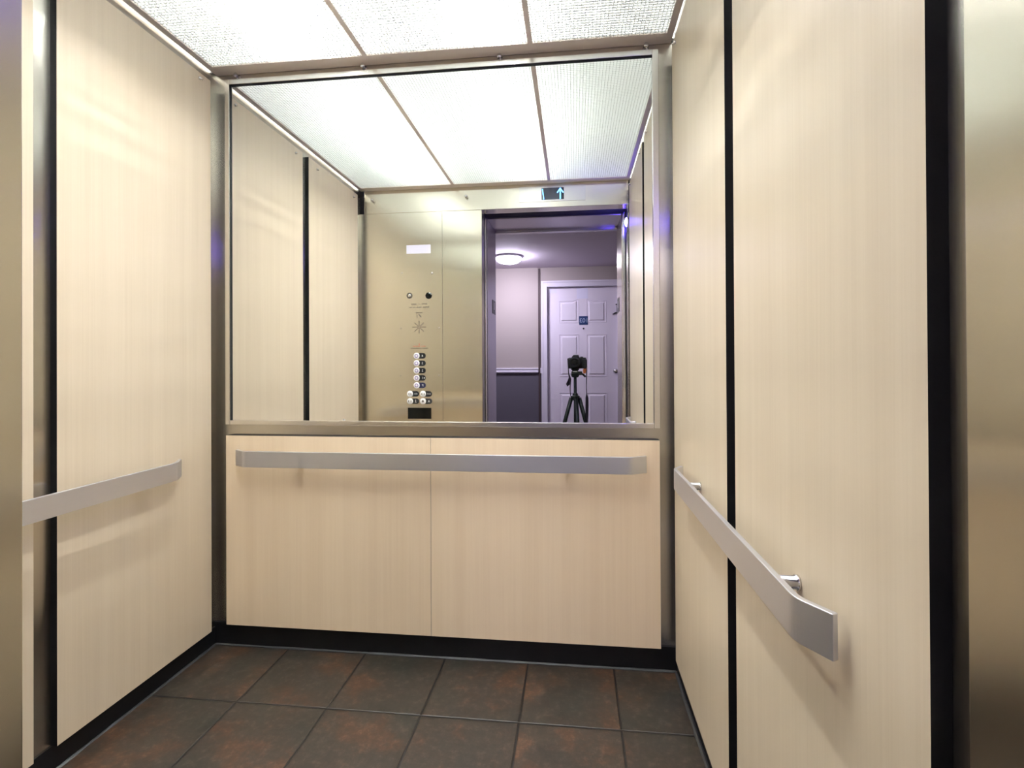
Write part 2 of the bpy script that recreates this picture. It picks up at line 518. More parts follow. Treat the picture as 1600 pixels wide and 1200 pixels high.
wall_panel('right half of the low maple laminate panelling under the mirror', (-0.5303, D - 0.0192, 0.0855, 0.2994, D + 0.006, 0.8196), M['lam_back'], 'y')

# ------------------------------------------------------------------ mirror
mir = thing('wall_mirror', 'large steel-framed mirror filling the upper back wall of the elevator', 'mirror', (-0.52, D, 0.862))
bm = new_bm(); bx(bm, -1.340, D, 0.874, 0.2845, D + 0.004, 2.196)
obj('mirror_glass', bm, M['mirror'], mir)
bm = new_bm()
fo, fi = (-1.3565, 0.3045, 0.8605, 2.213), (-1.338, 0.2826, 0.8775, 2.193)
yb, yf = D + 0.005, D - 0.010
bx(bm, fo[0], yf, fo[2], fi[0], yb, fo[3])
bx(bm, fi[1], yf, fo[2], fo[1], yb, fo[3])
bx(bm, fi[0], yf, fo[2], fi[1], yb, fi[2])
bx(bm, fi[0], yf, fi[3], fi[1], yb, fo[3])
obj('frame', bm, M['frame_steel'], mir, bevel=0.0012)
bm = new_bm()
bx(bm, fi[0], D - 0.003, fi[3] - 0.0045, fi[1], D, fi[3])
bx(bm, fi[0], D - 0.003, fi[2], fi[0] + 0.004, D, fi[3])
obj('dark_line', bm, M['dark_line'], mir)  # thin dark line along the top and left of the glass

# ------------------------------------------------------------------ pad hooks
def pad_hook(x, yface, sy, z, label, group=None):
    t = thing('pad_hook', label, 'hook', (x, yface, z), group)
    bm = new_bm()
    lathe(bm, (x, yface, z), (0, sy, 0), [(0, 0.010), (0.002, 0.010), (0.003, 0.0048), (0.018, 0.0048), (0.019, 0.0085), (0.023, 0.009), (0.025, 0.006), (0.0255, 0)], 18)
    obj('stud', bm, M['chrome'], t)
    bm = new_bm()
    tube(bm, (x, yface + sy * 0.012, z - 0.003), (x + 0.004, yface + sy * 0.016, z - 0.014), 0.0022, 0.0028, 10)
    obj('pin', bm, M['chrome'], t)
zh = 2.2255
pad_hook(-1.306, D + 0.006, -1, zh, 'small steel pad hook above the mirror, leftmost, by the left corner')
pad_hook(-0.790, D + 0.006, -1, zh, 'small steel pad hook above the mirror, under the first canopy divider')
pad_hook(-0.267, D + 0.006, -1, zh, 'small steel pad hook above the mirror, right of its middle')
pad_hook(0.262, D + 0.006, -1, zh, 'small steel pad hook above the mirror, rightmost, by the right corner')
pad_hook(-1.317, FY, 1, 2.172, 'small steel stud on the door header, above the left edge of the button panel')
pad_hook(-0.687, FY, 1, 2.172, 'small steel pad hook on the door header, left of the floor display')

# ------------------------------------------------------------------ handrails
def handrail(name, label, path, posts, zc, bz_=-0.012, hgt=0.060, th=0.010):
    """path: plan points of the bar's room-side face centre line; posts: ((bar point),(wall point))"""
    t = thing('handrail', label, 'handrail', (path[1][0], path[1][1], zc))
    # rounded bends: subdivide corners
    P = [Vector((a, b, 0)) for a, b in path]
    pts = [P[0]]
    for i in range(1, len(P) - 1):
        a = P[i] + (P[i - 1] - P[i]).normalized() * 0.014
        c = P[i] + (P[i + 1] - P[i]).normalized() * 0.014
        for k in range(6):
            u = k / 5
            pts.append(a * (1 - u) ** 2 + P[i] * 2 * u * (1 - u) + c * u * u)
    pts.append(P[-1])
    bm = new_bm(); rings = []
    for i, p in enumerate(pts):
        tdir = (pts[min(i + 1, len(pts) - 1)] - pts[max(i - 1, 0)]).normalized()
        nn = Vector((-tdir.y, tdir.x, 0))
        rings.append([bm.verts.new(p + nn * s * th / 2 + Vector((0, 0, zc + zz * hgt / 2))) for s, zz in ((-1, -1), (1, -1), (1, 1), (-1, 1))])
    for i in range(len(rings) - 1):
        for k in range(4):
            bm.faces.new((rings[i][k], rings[i][(k + 1) % 4], rings[i + 1][(k + 1) % 4], rings[i + 1][k]))
    bm.faces.new(list(reversed(rings[0]))); bm.faces.new(rings[-1])
    obj('bar', bm, M['steel_h'], t, bevel=0.0012)
    for a, w in posts:
        bm = new_bm()
        dv = (Vector((w[0], w[1], zc)) - Vector((a[0], a[1], zc)))
        ln = dv.length
        lathe(bm, (a[0], a[1], zc + bz_), dv, [(0.0, 0.0), (0.0, 0.010), (ln - 0.006, 0.010), (ln - 0.005, 0.012), (ln - 0.0005, 0.012), (ln, 0)], 20)
        obj('bracket', bm, M['chrome'], t)
    return t
ZL = 0.7355
handrail('handrail', 'flat brushed-steel handrail on the left wall', [(-1.372, 1.650), (-1.336, 1.590), (-1.336, 0.875), (-1.372, 0.815)], [((-1.332, 1.50), (LX, 1.50)), ((-1.332, 0.96), (LX, 0.96))], ZL)
handrail('handrail', 'flat brushed-steel handrail on the right wall, its bent end nearest the viewer', [(0.327, 1.620), (0.299, 1.580), (0.299, 0.735), (0.327, 0.690)], [((0.296, 0.835), (RX, 0.835)), ((0.296, 1.45), (RX, 1.45))], 0.7475, 0.008)
YB = D - 0.0192
handrail('handrail', 'flat brushed-steel handrail across the low panel under the mirror', [(-1.288, YB - 0.020), (-1.236, YB - 0.052), (0.196, YB - 0.052), (0.248, YB - 0.020)], [((-1.035, YB - 0.048), (-1.035, YB)), ((-0.03, YB - 0.048), (-0.03, YB))], 0.739)

# ------------------------------------------------------------------ car operating panel
cop = thing('control_panel', 'brushed-steel elevator button panel with call buttons, speaker holes and key switch', 'control panel', (-1.0, FY, 0.62))
bm = new_bm(); bx(bm, -1.155, FY - 0.004, 0.62, -0.856, FY + 0.0012, 2.03)
obj('faceplate', bm, M['steel_front'], cop)
FZ = FY + 0.0012
def disc(name, x, z, prof, m, parent, seg=28):
    bm = new_bm(); lathe(bm, (x, FZ, z), (0, 1, 0), prof, seg)
    return obj(name, bm, m, parent)
def floor_button(x, z, lab, violet, labmat):
    b = disc('call_button', x, z, [(-0.001, 0.0), (-0.001, 0.0205), (0.003, 0.0205), (0.0045, 0.0185), (0.0045, 0.0)], M['white'], cop)
    if violet:
        bm = new_bm()
        lathe(bm, (x, FZ + 0.0045, z), (0, 1, 0), [(0, 0.0125), (0.0009, 0.0125), (0.0009, 0.0075), (0, 0.0075)], 28)
        obj('light_ring', bm, M['violet_ring'], b)
    # label: half stadium to the right of the button as seen in the mirror (+X)
    bm = new_bm()
    pts = [(x + 0.016, z - 0.018), (x + 0.043, z - 0.018)]
    for k in range(1, 12):
        a = -math.pi / 2 + math.pi * k / 12
        pts.append((x + 0.043 + 0.018 * math.cos(a), z + 0.018 * math.sin(a)))
    pts += [(x + 0.043, z + 0.018), (x + 0.016, z + 0.018)]
    lo = [bm.verts.new((px, FZ - 0.001, pz)) for px, pz in pts]
    hi = [bm.verts.new((px, FZ + 0.0022, pz)) for px, pz in pts]
    bm.faces.new(lo); bm.faces.new(hi)
    for k in range(len(pts)):
        bm.faces.new((lo[k], lo[(k + 1) % len(pts)], hi[(k + 1) % len(pts)], hi[k]))
    p = obj('button_label', bm, labmat, cop)
    if lab:
        text_mesh('lettering', lab, 0.021, (x + 0.040, FZ + 0.0024, z), M['white'], p)
    return b, p
bz = [1.145, 1.0965, 1.0485, 1.0005, 0.952]
for z, lab in zip(bz, ('4', '3', '2', '\u26051', 'P')):
    if lab.startswith('\u2605'):
        b, p = floor_button(-1.024, z, '1', True, M['blacklabel'])
        bm = new_bm()
        cx, cz = -1.024 + 0.052, z
        vs = []
        for k in range(10):
            a = math.pi / 2 + k * math.pi / 5; r_ = 0.006 if k % 2 == 0 else 0.0026
            vs.append((cx + r_ * math.cos(a), cz + r_ * math.sin(a)))
        f0 = [bm.verts.new((a, FZ + 0.0023, b_)) for a, b_ in vs]; f1 = [bm.verts.new((a, FZ + 0.003, b_)) for a, b_ in vs]
        bm.faces.new(f1)
        for k in range(10): bm.faces.new((f0[k], f0[(k + 1) % 10], f1[(k + 1) % 10], f1[k]))
        obj('star_mark', bm, M['white'], p)
    else:
        floor_button(-1.024, z, lab, True, M['navy'] if lab == 'P' else M['blacklabel'])
# lower four: door open, door close, phone, alarm
def symbol(parent, x, z, kind):
    bm = new_bm()
    y0_, y1_ = FZ + 0.0044, FZ + 0.0052
    def tri(pts):
        lo = [bm.verts.new((a, y0_, b)) for a, b in pts]; hi = [bm.verts.new((a, y1_, b)) for a, b in pts]
        bm.faces.new(hi); bm.faces.new(lo)
        for k in range(len(pts)): bm.faces.new((lo[k], lo[(k + 1) % len(pts)], hi[(k + 1) % len(pts)], hi[k]))
    if kind in ('open', 'close'):
        s = 1 if kind == 'open' else -1
        for d in (-1, 1):
            c = x + d * 0.0085
            tri([(c - s * d * 0.004, z - 0.006), (c - s * d * 0.004, z + 0.006), (c + s * d * 0.004, z)])
        tri([(x - 0.0008, z - 0.009), (x + 0.0008, z - 0.009), (x + 0.0008, z + 0.009), (x - 0.0008, z + 0.009)])
    elif kind == 'bell':
        tri([(x - 0.009, z - 0.005), (x + 0.009, z - 0.005), (x + 0.006, z), (x + 0.005, z + 0.006), (x, z + 0.009), (x - 0.005, z + 0.006), (x - 0.006, z)])
        tri([(x - 0.003, z - 0.009), (x + 0.003, z - 0.009), (x + 0.003, z - 0.0065), (x - 0.003, z - 0.0065)])
    else:
        tri([(x - 0.010, z - 0.006), (x - 0.005, z - 0.006), (x - 0.005, z + 0.006), (x - 0.010, z + 0.006)])
        tri([(x + 0.005, z - 0.006), (x + 0.010, z - 0.006), (x + 0.010, z + 0.006), (x + 0.005, z + 0.006)])
    obj('symbol', bm, M['engrave'], parent)
for x, z, kind, lab in ((-1.069, 0.896, 'open', '<>'), (-0.982, 0.896, 'close', '><'), (-1.069, 0.848, 'phone', 'J'), (-0.982, 0.848, 'bell', 'A')):
    b, p = floor_button(x, z, lab, False, M['blacklabel'])
    symbol(b, x, z, kind)
# emergency light / phone window
bm = new_bm(); bx(bm, -1.084, FZ - 0.001, 0.733, -0.927, FZ + 0.002, 0.805)
obj('dark_window', bm, M['blackglass'], cop)
# white licence plate card at the top
bm = new_bm(); bx(bm, -1.090, FZ - 0.0005, 1.815, -0.927, FZ + 0.001, 1.872)
obj('card', bm, M['paper'], cop, bevel=0.0005)
# key switch
k = disc('key_switch', -1.070, 1.540, [(-0.001, 0.0), (-0.001, 0.0195), (0.002, 0.0195), (0.003, 0.013), (0.002, 0.0125), (0.002, 0.0)], M['engrave'], cop)
bm = new_bm(); lathe(bm, (-1.070, FZ + 0.002, 1.540), (0, 1, 0), [(0, 0.0), (0, 0.012), (0.004, 0.011), (0.005, 0.0)], 24)
obj('cylinder', bm, M['chrome'], k)
disc('camera_dome', -0.941, 1.538, [(-0.001, 0.0), (-0.001, 0.022), (0.001, 0.022), (0.0045, 0.016), (0.006, 0.008), (0.0065, 0)], M['blackglass'], cop)
disc('keyhole_knob', -0.919, 1.684, [(-0.001, 0.0), (-0.001, 0.0085), (0.006, 0.0075), (0.008, 0.0)], M['chrome'], cop)
for x, z in ((-1.132, 1.325), (-0.874, 1.325), (-1.133, 1.015), (-0.875, 1.015), (-1.122, 1.689)):
    disc('screw', x, z, [(-0.001, 0.0), (-0.001, 0.0062), (0.0012, 0.0055), (0.0018, 0.0)], M['chrome'], cop, 14)
# speaker holes: a starburst
bm = new_bm()
holes = [(0, 0)]
for a in range(8):
    for r_ in ((0.011, 0.021, 0.031, 0.041) if a % 2 == 0 else (0.011, 0.021, 0.031, 0.040)):
        t_ = a * math.pi / 4
        holes.append((r_ * math.cos(t_) , r_ * math.sin(t_) * 0.92))
for hx, hz in holes:
    lathe(bm, (-1.006 + hx, FZ - 0.0005, 1.333 + hz), (0, 1, 0), [(0, 0.0), (0, 0.0032), (0.0008, 0.0032), (0.0008, 0.0)], 10)
obj('speaker_holes', bm, M['engrave'], cop)
# engraved lines, too small to read in the photograph: short strokes
def strokes(name, cx, cz, width, h, n, m, gaps=()):
    bm = new_bm()
    st = width / n
    for i in range(n):
        if i in gaps: continue
        x = cx - width / 2 + (i + 0.5) * st
        hh = h * random.uniform(0.55, 1.0)
        bx(bm, x - st * 0.32, FZ - 0.0003, cz - hh / 2, x + st * 0.32, FZ + 0.0003, cz + hh / 2)
    obj(name, bm, m, cop)
strokes('engraved_line', -1.006, 1.484, 0.105, 0.009, 15, M['engrave'], (5, 6, 8, 9))
strokes('engraved_line', -1.006, 1.463, 0.135, 0.008, 22, M['engrave'], (3, 7, 14))
strokes('engraved_line', -1.006, 1.427, 0.046, 0.006, 9, M['engrave'])
bm = new_bm()
bx(bm, -1.021, FZ - 0.0003, 1.394, -1.0185, FZ + 0.0004, 1.416)
for i in range(5):
    bx(bm, -1.009 + i * 0.003, FZ - 0.0003, 1.412 - i * 0.0035, -1.003 + i * 0.003, FZ + 0.0004, 1.4165 - i * 0.0035)
obj('phone_symbol', bm, M['engrave'], cop)
strokes('engraved_line', -1.006, 1.207, 0.085, 0.007, 14, M['redengrave'], (8,))
strokes('engraved_line', -1.006, 1.194, 0.118, 0.007, 20, M['engrave'], (12,))
bm = new_bm(); bx(bm, -1.0085, FZ - 0.0003, 1.212, -1.0035, FZ + 0.0004, 1.226)
obj('flame_symbol', bm, M['redengrave'], cop)

# ------------------------------------------------------------------ position indicator in the header
ind = thing('floor_indicator', 'floor display in the door header with a lit blue up arrow', 'display', (-0.134, FY, 2.13))
bm = new_bm(); bx(bm, -0.345, FY - 0.003, 2.122, 0.078, FY + 0.0022, 2.222)
obj('faceplate', bm, M['frame_steel'], ind, bevel=0.0008)
bm = new_bm(); bx(bm, -0.200, FY + 0.0008, 2.134, -0.058, FY + 0.0028, 2.209)
obj('screen', bm, M['screen'], ind)
def stroke_seg(bm, a, b, w, y0_, y1_):
    a = Vector((a[0], 0, a[1])); b = Vector((b[0], 0, b[1])); d = (b - a).normalized(); s = Vector((-d.z, 0, d.x)) * w / 2
    lo = [bm.verts.new(Vector((p.x, y0_, p.z))) for p in (a - s, b - s, b + s, a + s)]
    hi = [bm.verts.new(Vector((p.x, y1_, p.z))) for p in (a - s, b - s, b + s, a + s)]
    bm.faces.new(lo); bm.faces.new(hi)
    for k_ in range(4): bm.faces.new((lo[k_], lo[(k_ + 1) % 4], hi[(k_ + 1) % 4], hi[k_]))
bm = new_bm()
ya, yb_ = FY + 0.0028, FY + 0.0036
stroke_seg(bm, (-0.081, 2.136), (-0.081, 2.203), 0.0060, ya, yb_)
stroke_seg(bm, (-0.100, 2.176), (-0.080, 2.204), 0.0058, ya, yb_)
stroke_seg(bm, (-0.062, 2.176), (-0.082, 2.204), 0.0058, ya, yb_)
obj('up_arrow', bm, M['blue'], ind)
bm = new_bm(); stroke_seg(bm, (-0.194, 2.203), (-0.186, 2.138), 0.0045, ya, yb_)
obj('digit', bm, M['blue'], ind)

# ------------------------------------------------------------------ landing: hoistway gap, door edge and frame
# dark hoistway gap between the car and the landing
bm = new_bm()
bx(bm, -1.40, 0.345, -0.2, -0.592, 0.395, 2.086)
bx(bm, 0.343, 0.33, 0.0, 0.40, 0.395, 2.086)
bx(bm, -1.2, 0.27, 2.094, 0.36, 0.385, 2.3)
struct('trim_6', bm, M['dark'])
# edge of the retracted sliding car door, and the strike side
dr = box_struct('door_1', (-1.38, 0.295, 0.01, -0.590, 0.335, 2.09), M['frame_steel'], 0.003)
# landing door frame: left jamb, right jamb, head
bm = new_bm(); bx(bm, -0.72, -0.105, 0.0, -0.588, 0.272, 2.30)
struct('trim_7', bm, M['steel_hall'], 0.002)
bm = new_bm(); bx(bm, 0.320, -0.105, 0.0, 0.45, 0.272, 2.30)
struct('trim_8', bm, M['steel_front'], 0.002)
bm = new_bm(); bx(bm, -0.5875, -0.06, 2.0862, 0.3195, 0.262, 2.285); bx(bm, -0.5875, -0.105, 2.070, 0.3195, -0.06, 2.285)
struct('trim_9', bm, M['steel_hall'], 0.002)
bm = new_bm(); bx(bm, 0.3235, 0.276, 0.0, 0.36, 0.326, 2.09); bx(bm, 0.329, 0.300, 0.0, 0.336, 0.345, 2.09)
struct('trim_10', bm, M['chrome'], 0.002)
bm = new_bm(); bx(bm, -0.59, 0.255, -0.03, 0.35, 0.3995, -0.001)
struct('trim_11', bm, M['steel_h'])

# jamb floor plates
def jamb_plate(x, sx, label):
    t = thing('jamb_plate', label, 'sign', (x, 0.0, 1.457), None)
    bm = new_bm(); bx(bm, x, -0.070, 1.457, x + sx * 0.003, 0.070, 1.557)
    obj('plate', bm, M['black'], t, bevel=0.0008)
    bm = new_bm()
    bx(bm, x + sx * 0.0028, -0.010, 1.495, x + sx * 0.0038, 0.004, 1.540)
    bx(bm, x + sx * 0.0028, -0.016, 1.490, x + sx * 0.0038, 0.012, 1.496)
    obj('numeral', bm, M['steel_h'], t)
jamb_plate(-0.588, 1, 'small dark floor-number plate on the left landing door jamb')
jamb_plate(0.320, -1, 'small dark floor-number plate on the right landing door jamb')

# direction lantern on the right car jamb
lan = thing('direction_lantern', 'glowing blue-violet direction lantern on the right door jamb', 'light', (0.339, 0.445, 1.935))
bm = new_bm(); bx(bm, 0.336, 0.412, 1.918, 0.339, 0.478, 2.048)
obj('housing', bm, M['black'], lan)
bm = new_bm(); lathe(bm, (0.336, 0.446, 1.985), (-1, 0, 0), [(0, 0.0), (0, 0.028), (0.004, 0.027), (0.008, 0.018), (0.0095, 0.0)], 24)
lens_o = obj('lens', bm, M['lantern'], lan)
bm = new_bm(); lathe(bm, (0.3265, 0.446, 1.985), (-1, 0, 0), [(-0.002, 0.0), (-0.002, 0.010), (0.002, 0.008), (0.003, 0.0)], 16)
obj('led', bm, M['lantern_core'], lens_o)

# ================================================================== HALLWAY
HY = -2.65
HC = 2.285
bm = new_bm(); bx(bm, -3.2, HY - 0.3, -0.03, 2.8, 0.255, -0.0005)
o = struct('floor_hall', bm, M['carpet'])
bm = new_bm(); bx(bm, -3.2, HY - 0.3, HC, 2.8, 0.25, HC + 0.05)
struct('ceiling_hall', bm, M['hall_ceiling'])
# opposite wall: upper taupe, lower slate (the part left of the corner shade strip stands 5 cm proud)
OX0, OX1, OZ = -0.335, 0.560, 2.045     # door opening
def wall_bits(nm, x0, x1, y0, y1):
    bm = new_bm(); bx(bm, x0, y0, 0.99, x1, y1, HC); bx(bm, x0, y0, 0.0, x1, y1, 0.99, 1)
    return bm
bm = wall_bits('', -3.2, -0.443, HY - 0.2, HY)
bx(bm, -0.443, HY - 0.2, OZ + 0.0, OX0, HY - 0.012, HC, 0); bx(bm, -0.443, HY - 0.2, 0.99, OX0, HY - 0.012, OZ, 0); bx(bm, -0.443, HY - 0.2, 0.0, OX0, HY - 0.012, 0.99, 1)
bx(bm, OX0, HY - 0.2, OZ, OX1, HY - 0.012, HC, 0)
bx(bm, OX1, HY - 0.2, 0.99, 2.8, HY - 0.012, HC, 0); bx(bm, OX1, HY - 0.2, 0.0, 2.8, HY - 0.012, 0.99, 1)
struct('wall_hall_far', bm, [M['hall_upper'], M['hall_lower']])
bm = new_bm()
bx(bm, -3.2, -0.105, 0.0, -0.72, 0.1, HC); bx(bm, 0.45, -0.105, 0.0, 2.8, 0.1, HC)
struct('wall_hall_near', bm, M['hall_upper'])
bm = new_bm(); bx(bm, -3.25, HY - 0.3, 0, -3.2, 0.25, HC)
struct('wall_hall_left', bm, M['hall_upper'])
bm = new_bm(); bx(bm, 2.8, HY - 0.3, 0, 2.85, 0.25, HC)
struct('wall_hall_right', bm, M['hall_upper'])
box_struct('corner_shade_strip', (-0.4425, HY - 0.0115, 0.0, -0.418, HY + 0.004, HC - 0.012), M['corner_shade'])  # dark brown strip painting in the shade of the corner beside the door frame
# chair rail
bm = new_bm()
bx(bm, -3.2, HY + 0.0002, 0.965, -0.4426, HY + 0.018, 1.030)
bx(bm, -3.2, HY + 0.018, 0.975, -0.4426, HY + 0.026, 0.990)
bx(bm, -3.2, HY + 0.018, 1.012, -0.4426, HY + 0.024, 1.028)
bx(bm, -0.4178, HY - 0.0118, 0.965, -0.4045, HY + 0.018, 1.030)
struct('trim_13', bm, M['paint_trim'], 0.002)

# apartment door
def door_frame():
    bm = new_bm()
    for x0, x1 in ((-0.404, OX0 + 0.004), (OX1 - 0.004, 0.633)):
        bx(bm, x0, HY - 0.0118, 0.0, x1, HY + 0.012, 2.115)
        bx(bm, x0 + (0.0 if x0 < 0 else 0.045), HY + 0.012, 0.0, x0 + (0.022 if x0 < 0 else 0.069), HY + 0.018, 2.115)
    bx(bm, OX0 + 0.004, HY - 0.0118, OZ - 0.004, OX1 - 0.004, HY + 0.012, 2.115)
    bx(bm, -0.382, HY + 0.012, 2.093, 0.611, HY + 0.018, 2.115)
    # reveals
    bx(bm, OX0, HY - 0.13, 0.0, OX0 + 0.004, HY - 0.0118, OZ - 0.0045)
    bx(bm, OX1 - 0.004, HY - 0.13, 0.0, OX1, HY - 0.0118, OZ - 0.0045)
    bx(bm, OX0 + 0.004, HY - 0.13, OZ - 0.0045, OX1 - 0.004, HY - 0.0118, OZ - 0.0005)
    return bm
fr = struct('door_2', door_frame(), M['paint_trim'], 0.0015)
DY = HY - 0.050
bm = new_bm(); bx(bm, -0.329, DY - 0.04, 0.008, 0.554, DY, 2.038)
leaf = obj('door_leaf', bm, M['paint_door'], fr)
def raised_panel(x0, x1, z0, z1, arch=0):
    """Moulded frame ring and slightly raised field of one door panel; arch +1/-1 raises the inner end of the top."""
    bm = new_bm()
    def outline(i):
        a, b, c, d = x0 + i, x1 - i, z0 + i, z1 - i
        pts = [(a, c), (b, c), (b, d), (a, d)]
        if arch:
            top = []
            n = 14
            for k_ in range(n + 1):
                u = k_ / n
                x = b + (a - b) * u
                s = (1 - u) if arch > 0 else u
                q = max(0.0, (s - 0.68) / 0.32)
                top.append((x, d - 0.022 + 0.022 * (3 * q * q - 2 * q * q * q)))
            pts = [(a, c), (b, c)] + top
        return pts
    loops = []
    for i, dep in ((0.0, 0.0), (0.008, -0.0075), (0.018, -0.0075), (0.034, 0.004)):
        loops.append([bm.verts.new((px, DY + 0.0004 + dep + 0.004, pz)) for px, pz in outline(i)])
    n = len(loops[0])
    for L0, L1 in zip(loops[:-1], loops[1:]):
        for k_ in range(n):
            bm.faces.new((L0[k_], L0[(k_ + 1) % n], L1[(k_ + 1) % n], L1[k_]))
    bm.faces.new(loops[-1])
    # skirt back to the leaf
    back = [bm.verts.new((v.co.x, DY, v.co.z)) for v in loops[0]]
    for k_ in range(n):
        bm.faces.new((back[k_], back[(k_ + 1) % n], loops[0][(k_ + 1) % n], loops[0][k_]))
    return bm
for x0, x1, z0, z1, ar in ((-0.180, 0.060, 1.595, 1.885, 1), (0.160, 0.400, 1.595, 1.885, -1),
                           (-0.180, 0.060, 0.925, 1.445, 0), (0.160, 0.400, 0.925, 1.445, 0),
                           (-0.180, 0.060, 0.16, 0.715, 0), (0.160, 0.400, 0.16, 0.715, 0)):
    obj('moulded_panel', raised_panel(x0, x1, z0, z1, ar), M['paint_door'], leaf)
bm = new_bm(); lathe(bm, (0.513, DY, 0.986), (0, 1, 0), [(0, 0.0), (0, 0.032), (0.006, 0.031), (0.010, 0.014), (0.030, 0.013), (0.038, 0.024), (0.052, 0.029), (0.064, 0.024), (0.070, 0.0)], 28)
obj('door_knob', bm, M['chrome'], leaf)
bm = new_bm(); lathe(bm, (0.120, DY, 1.519), (0, 1, 0), [(0, 0.0), (0, 0.011), (0.003, 0.010), (0.004, 0.0)], 18)
obj('peephole', bm, M['black'], leaf)
sg = thing('door_number_sign', 'dark blue square sign reading 103 on the white apartment door', 'sign', (0.120, DY, 1.566))
bm = new_bm(); bx(bm, 0.066, DY, 1.566, 0.174, DY + 0.004, 1.674)
obj('plate', bm, M['sign'], sg, bevel=0.001)
text_mesh('numerals', '103', 0.088, (0.120, DY + 0.0045, 1.621), M['signtext'], sg, width=0.092)
nt = new_bm(); bx(nt, 0.037, DY, 1.893, 0.178, DY + 0.001, 2.022)
tag(obj('paper_notice', nt, M['paper']), 'pale square paper taped at the top centre of the white apartment door', 'paper')
nt = new_bm(); bx(nt, -0.300, DY, 1.968, -0.212, DY + 0.001, 2.018)
tag(obj('paper_sticker', nt, M['paper']), 'tiny pale sticker in the upper hinge corner of the white apartment door', 'sticker')
# dark hook hanging by a thin rod
hk = thing('hanging_hook', 'small black hook hanging on a thin rod near the knob side of the apartment door', 'hook', (0.51, DY, 1.70))
bm = new_bm(); tube(bm, (0.530, DY + 0.006, 1.700), (0.530, DY + 0.006, 1.815), 0.0022, seg=8); bx(bm, 0.515, DY, 1.808, 0.534, DY + 0.010, 1.820)
obj('rod', bm, M['black'], hk)
bm = new_bm()
ribbon(bm, [(0.535, DY + 0.012, 1.704), (0.520, DY + 0.014, 1.708), (0.505, DY + 0.014, 1.703), (0.490, DY + 0.013, 1.695), (0.475, DY + 0.012, 1.692)], (0, 0, 1), [0.010, 0.016, 0.018, 0.012, 0.003], 0.012)
obj('catch', bm, M['black'], hk)

# hallway dome lamp
lampx, lampy = -0.72, -1.92
hl = thing('dome_ceiling_lamp', 'bright round dome lamp on the hallway ceiling', 'ceiling light', (lampx, lampy, HC - 0.09))
bm = new_bm(); lathe(bm, (lampx, lampy, HC), (0, 0, -1), [(0, 0.0), (0, 0.155), (0.018, 0.155), (0.020, 0.14), (0.020, 0.0)], 36)
obj('base', bm, M['paint_trim'], hl)
bm = new_bm(); lathe(bm, (lampx, lampy, HC - 0.020), (0, 0, -1), [(0, 0.138), (0.025, 0.134), (0.045, 0.11), (0.058, 0.07), (0.064, 0.0)], 36)
obj('glass_dome', bm, M['domeglow'], hl)

# ================================================================== CAMERA ON TRIPOD
ax = Vector((-0.11198, 0.9937, 0)).normalized()      # viewing direction
rt = Vector((ax.y, -ax.x, 0))                        # camera's right
up = Vector((0, 0, 1))
def cp(r_, d, z_):   # metres to the right, behind (+) the lens front, above the lens axis
    return Vector((0, 0, EYE)) + rt * r_ - ax * d + up * z_
cr = thing('photo_camera', 'black digital camera with a big round lens and hanging strap, standing on the tripod', 'camera', tuple(cp(0.02, 0.10, -0.06)))
def loc_box(bm, r0, d0, z0, r1, d1, z1, mi=0):
    v = [bm.verts.new(cp(a, b, c)) for a, b, c in ((r0, d0, z0), (r1, d0, z0), (r1, d1, z0), (r0, d1, z0), (r0, d0, z1), (r1, d0, z1), (r1, d1, z1), (r0, d1, z1))]
    for f in ((0, 3, 2, 1), (4, 5, 6, 7), (0, 1, 5, 4), (1, 2, 6, 5), (2, 3, 7, 6), (3, 0, 4, 7)):
        fc = bm.faces.new([v[i] for i in f]); fc.material_index = mi
bm = new_bm(); loc_box(bm, -0.052, 0.085, -0.046, 0.078, 0.125, 0.036)
obj('body', bm, M['camblack'], cr, bevel=0.006)
bm = new_bm(); loc_box(bm, 0.052, 0.062, -0.046, 0.085, 0.112, 0.026)
obj('hand_grip', bm, M['camrib'], cr, bevel=0.010)
bm = new_bm()   # pentaprism hump, narrowing upward
vb = [bm.verts.new(cp(a, b, c)) for a, b, c in ((-0.030, 0.070, 0.030), (0.032, 0.070, 0.030), (0.032, 0.128, 0.030), (-0.030, 0.128, 0.030), (-0.018, 0.078, 0.052), (0.020, 0.078, 0.052), (0.020, 0.128, 0.056), (-0.018, 0.128, 0.056))]
for f in ((0, 3, 2, 1), (4, 5, 6, 7), (0, 1, 5, 4), (1, 2, 6, 5), (2, 3, 7, 6), (3, 0, 4, 7)): bm.faces.new([vb[i] for i in f])
obj('viewfinder_hump', bm, M['camblack'], cr, bevel=0.004)
bm = new_bm(); loc_box(bm, -0.008, 0.095, 0.055, 0.012, 0.118, 0.060); loc_box(bm, -0.009, 0.095, 0.057, 0.0135, 0.118, 0.059)
obj('hot_shoe', bm, M['steel_h'], cr)
bm = new_bm(); lathe(bm, cp(0.045, 0.105, 0.034), up, [(0, 0), (0, 0.012), (0.008, 0.012), (0.009, 0.0)], 20)
obj('mode_dial', bm, M['black'], cr)
bm = new_bm(); lathe(bm, cp(0.0, 0.012, 0.0), -ax, [(0.0, 0.030), (0.001, 0.0385), (0.012, 0.039), (0.014, 0.037), (0.030, 0.037), (0.032, 0.0385), (0.058, 0.0385), (0.060, 0.034), (0.075, 0.033)], 40)
ln = obj('lens', bm, M['camrib'], cr)
bm = new_bm(); lathe(bm, cp(0.0, 0.012, 0.0), -ax, [(0.0005, 0.0305), (0.010, 0.024), (0.012, 0.020)], 40)
obj('lens_ring', bm, M['camblack'], ln)
bm = new_bm(); lathe(bm, cp(0.0, 0.012, 0.0), -ax, [(0.007, 0.0), (0.0085, 0.012), (0.0125, 0.0215)], 40)
obj('front_glass', bm, M['glass'], ln)
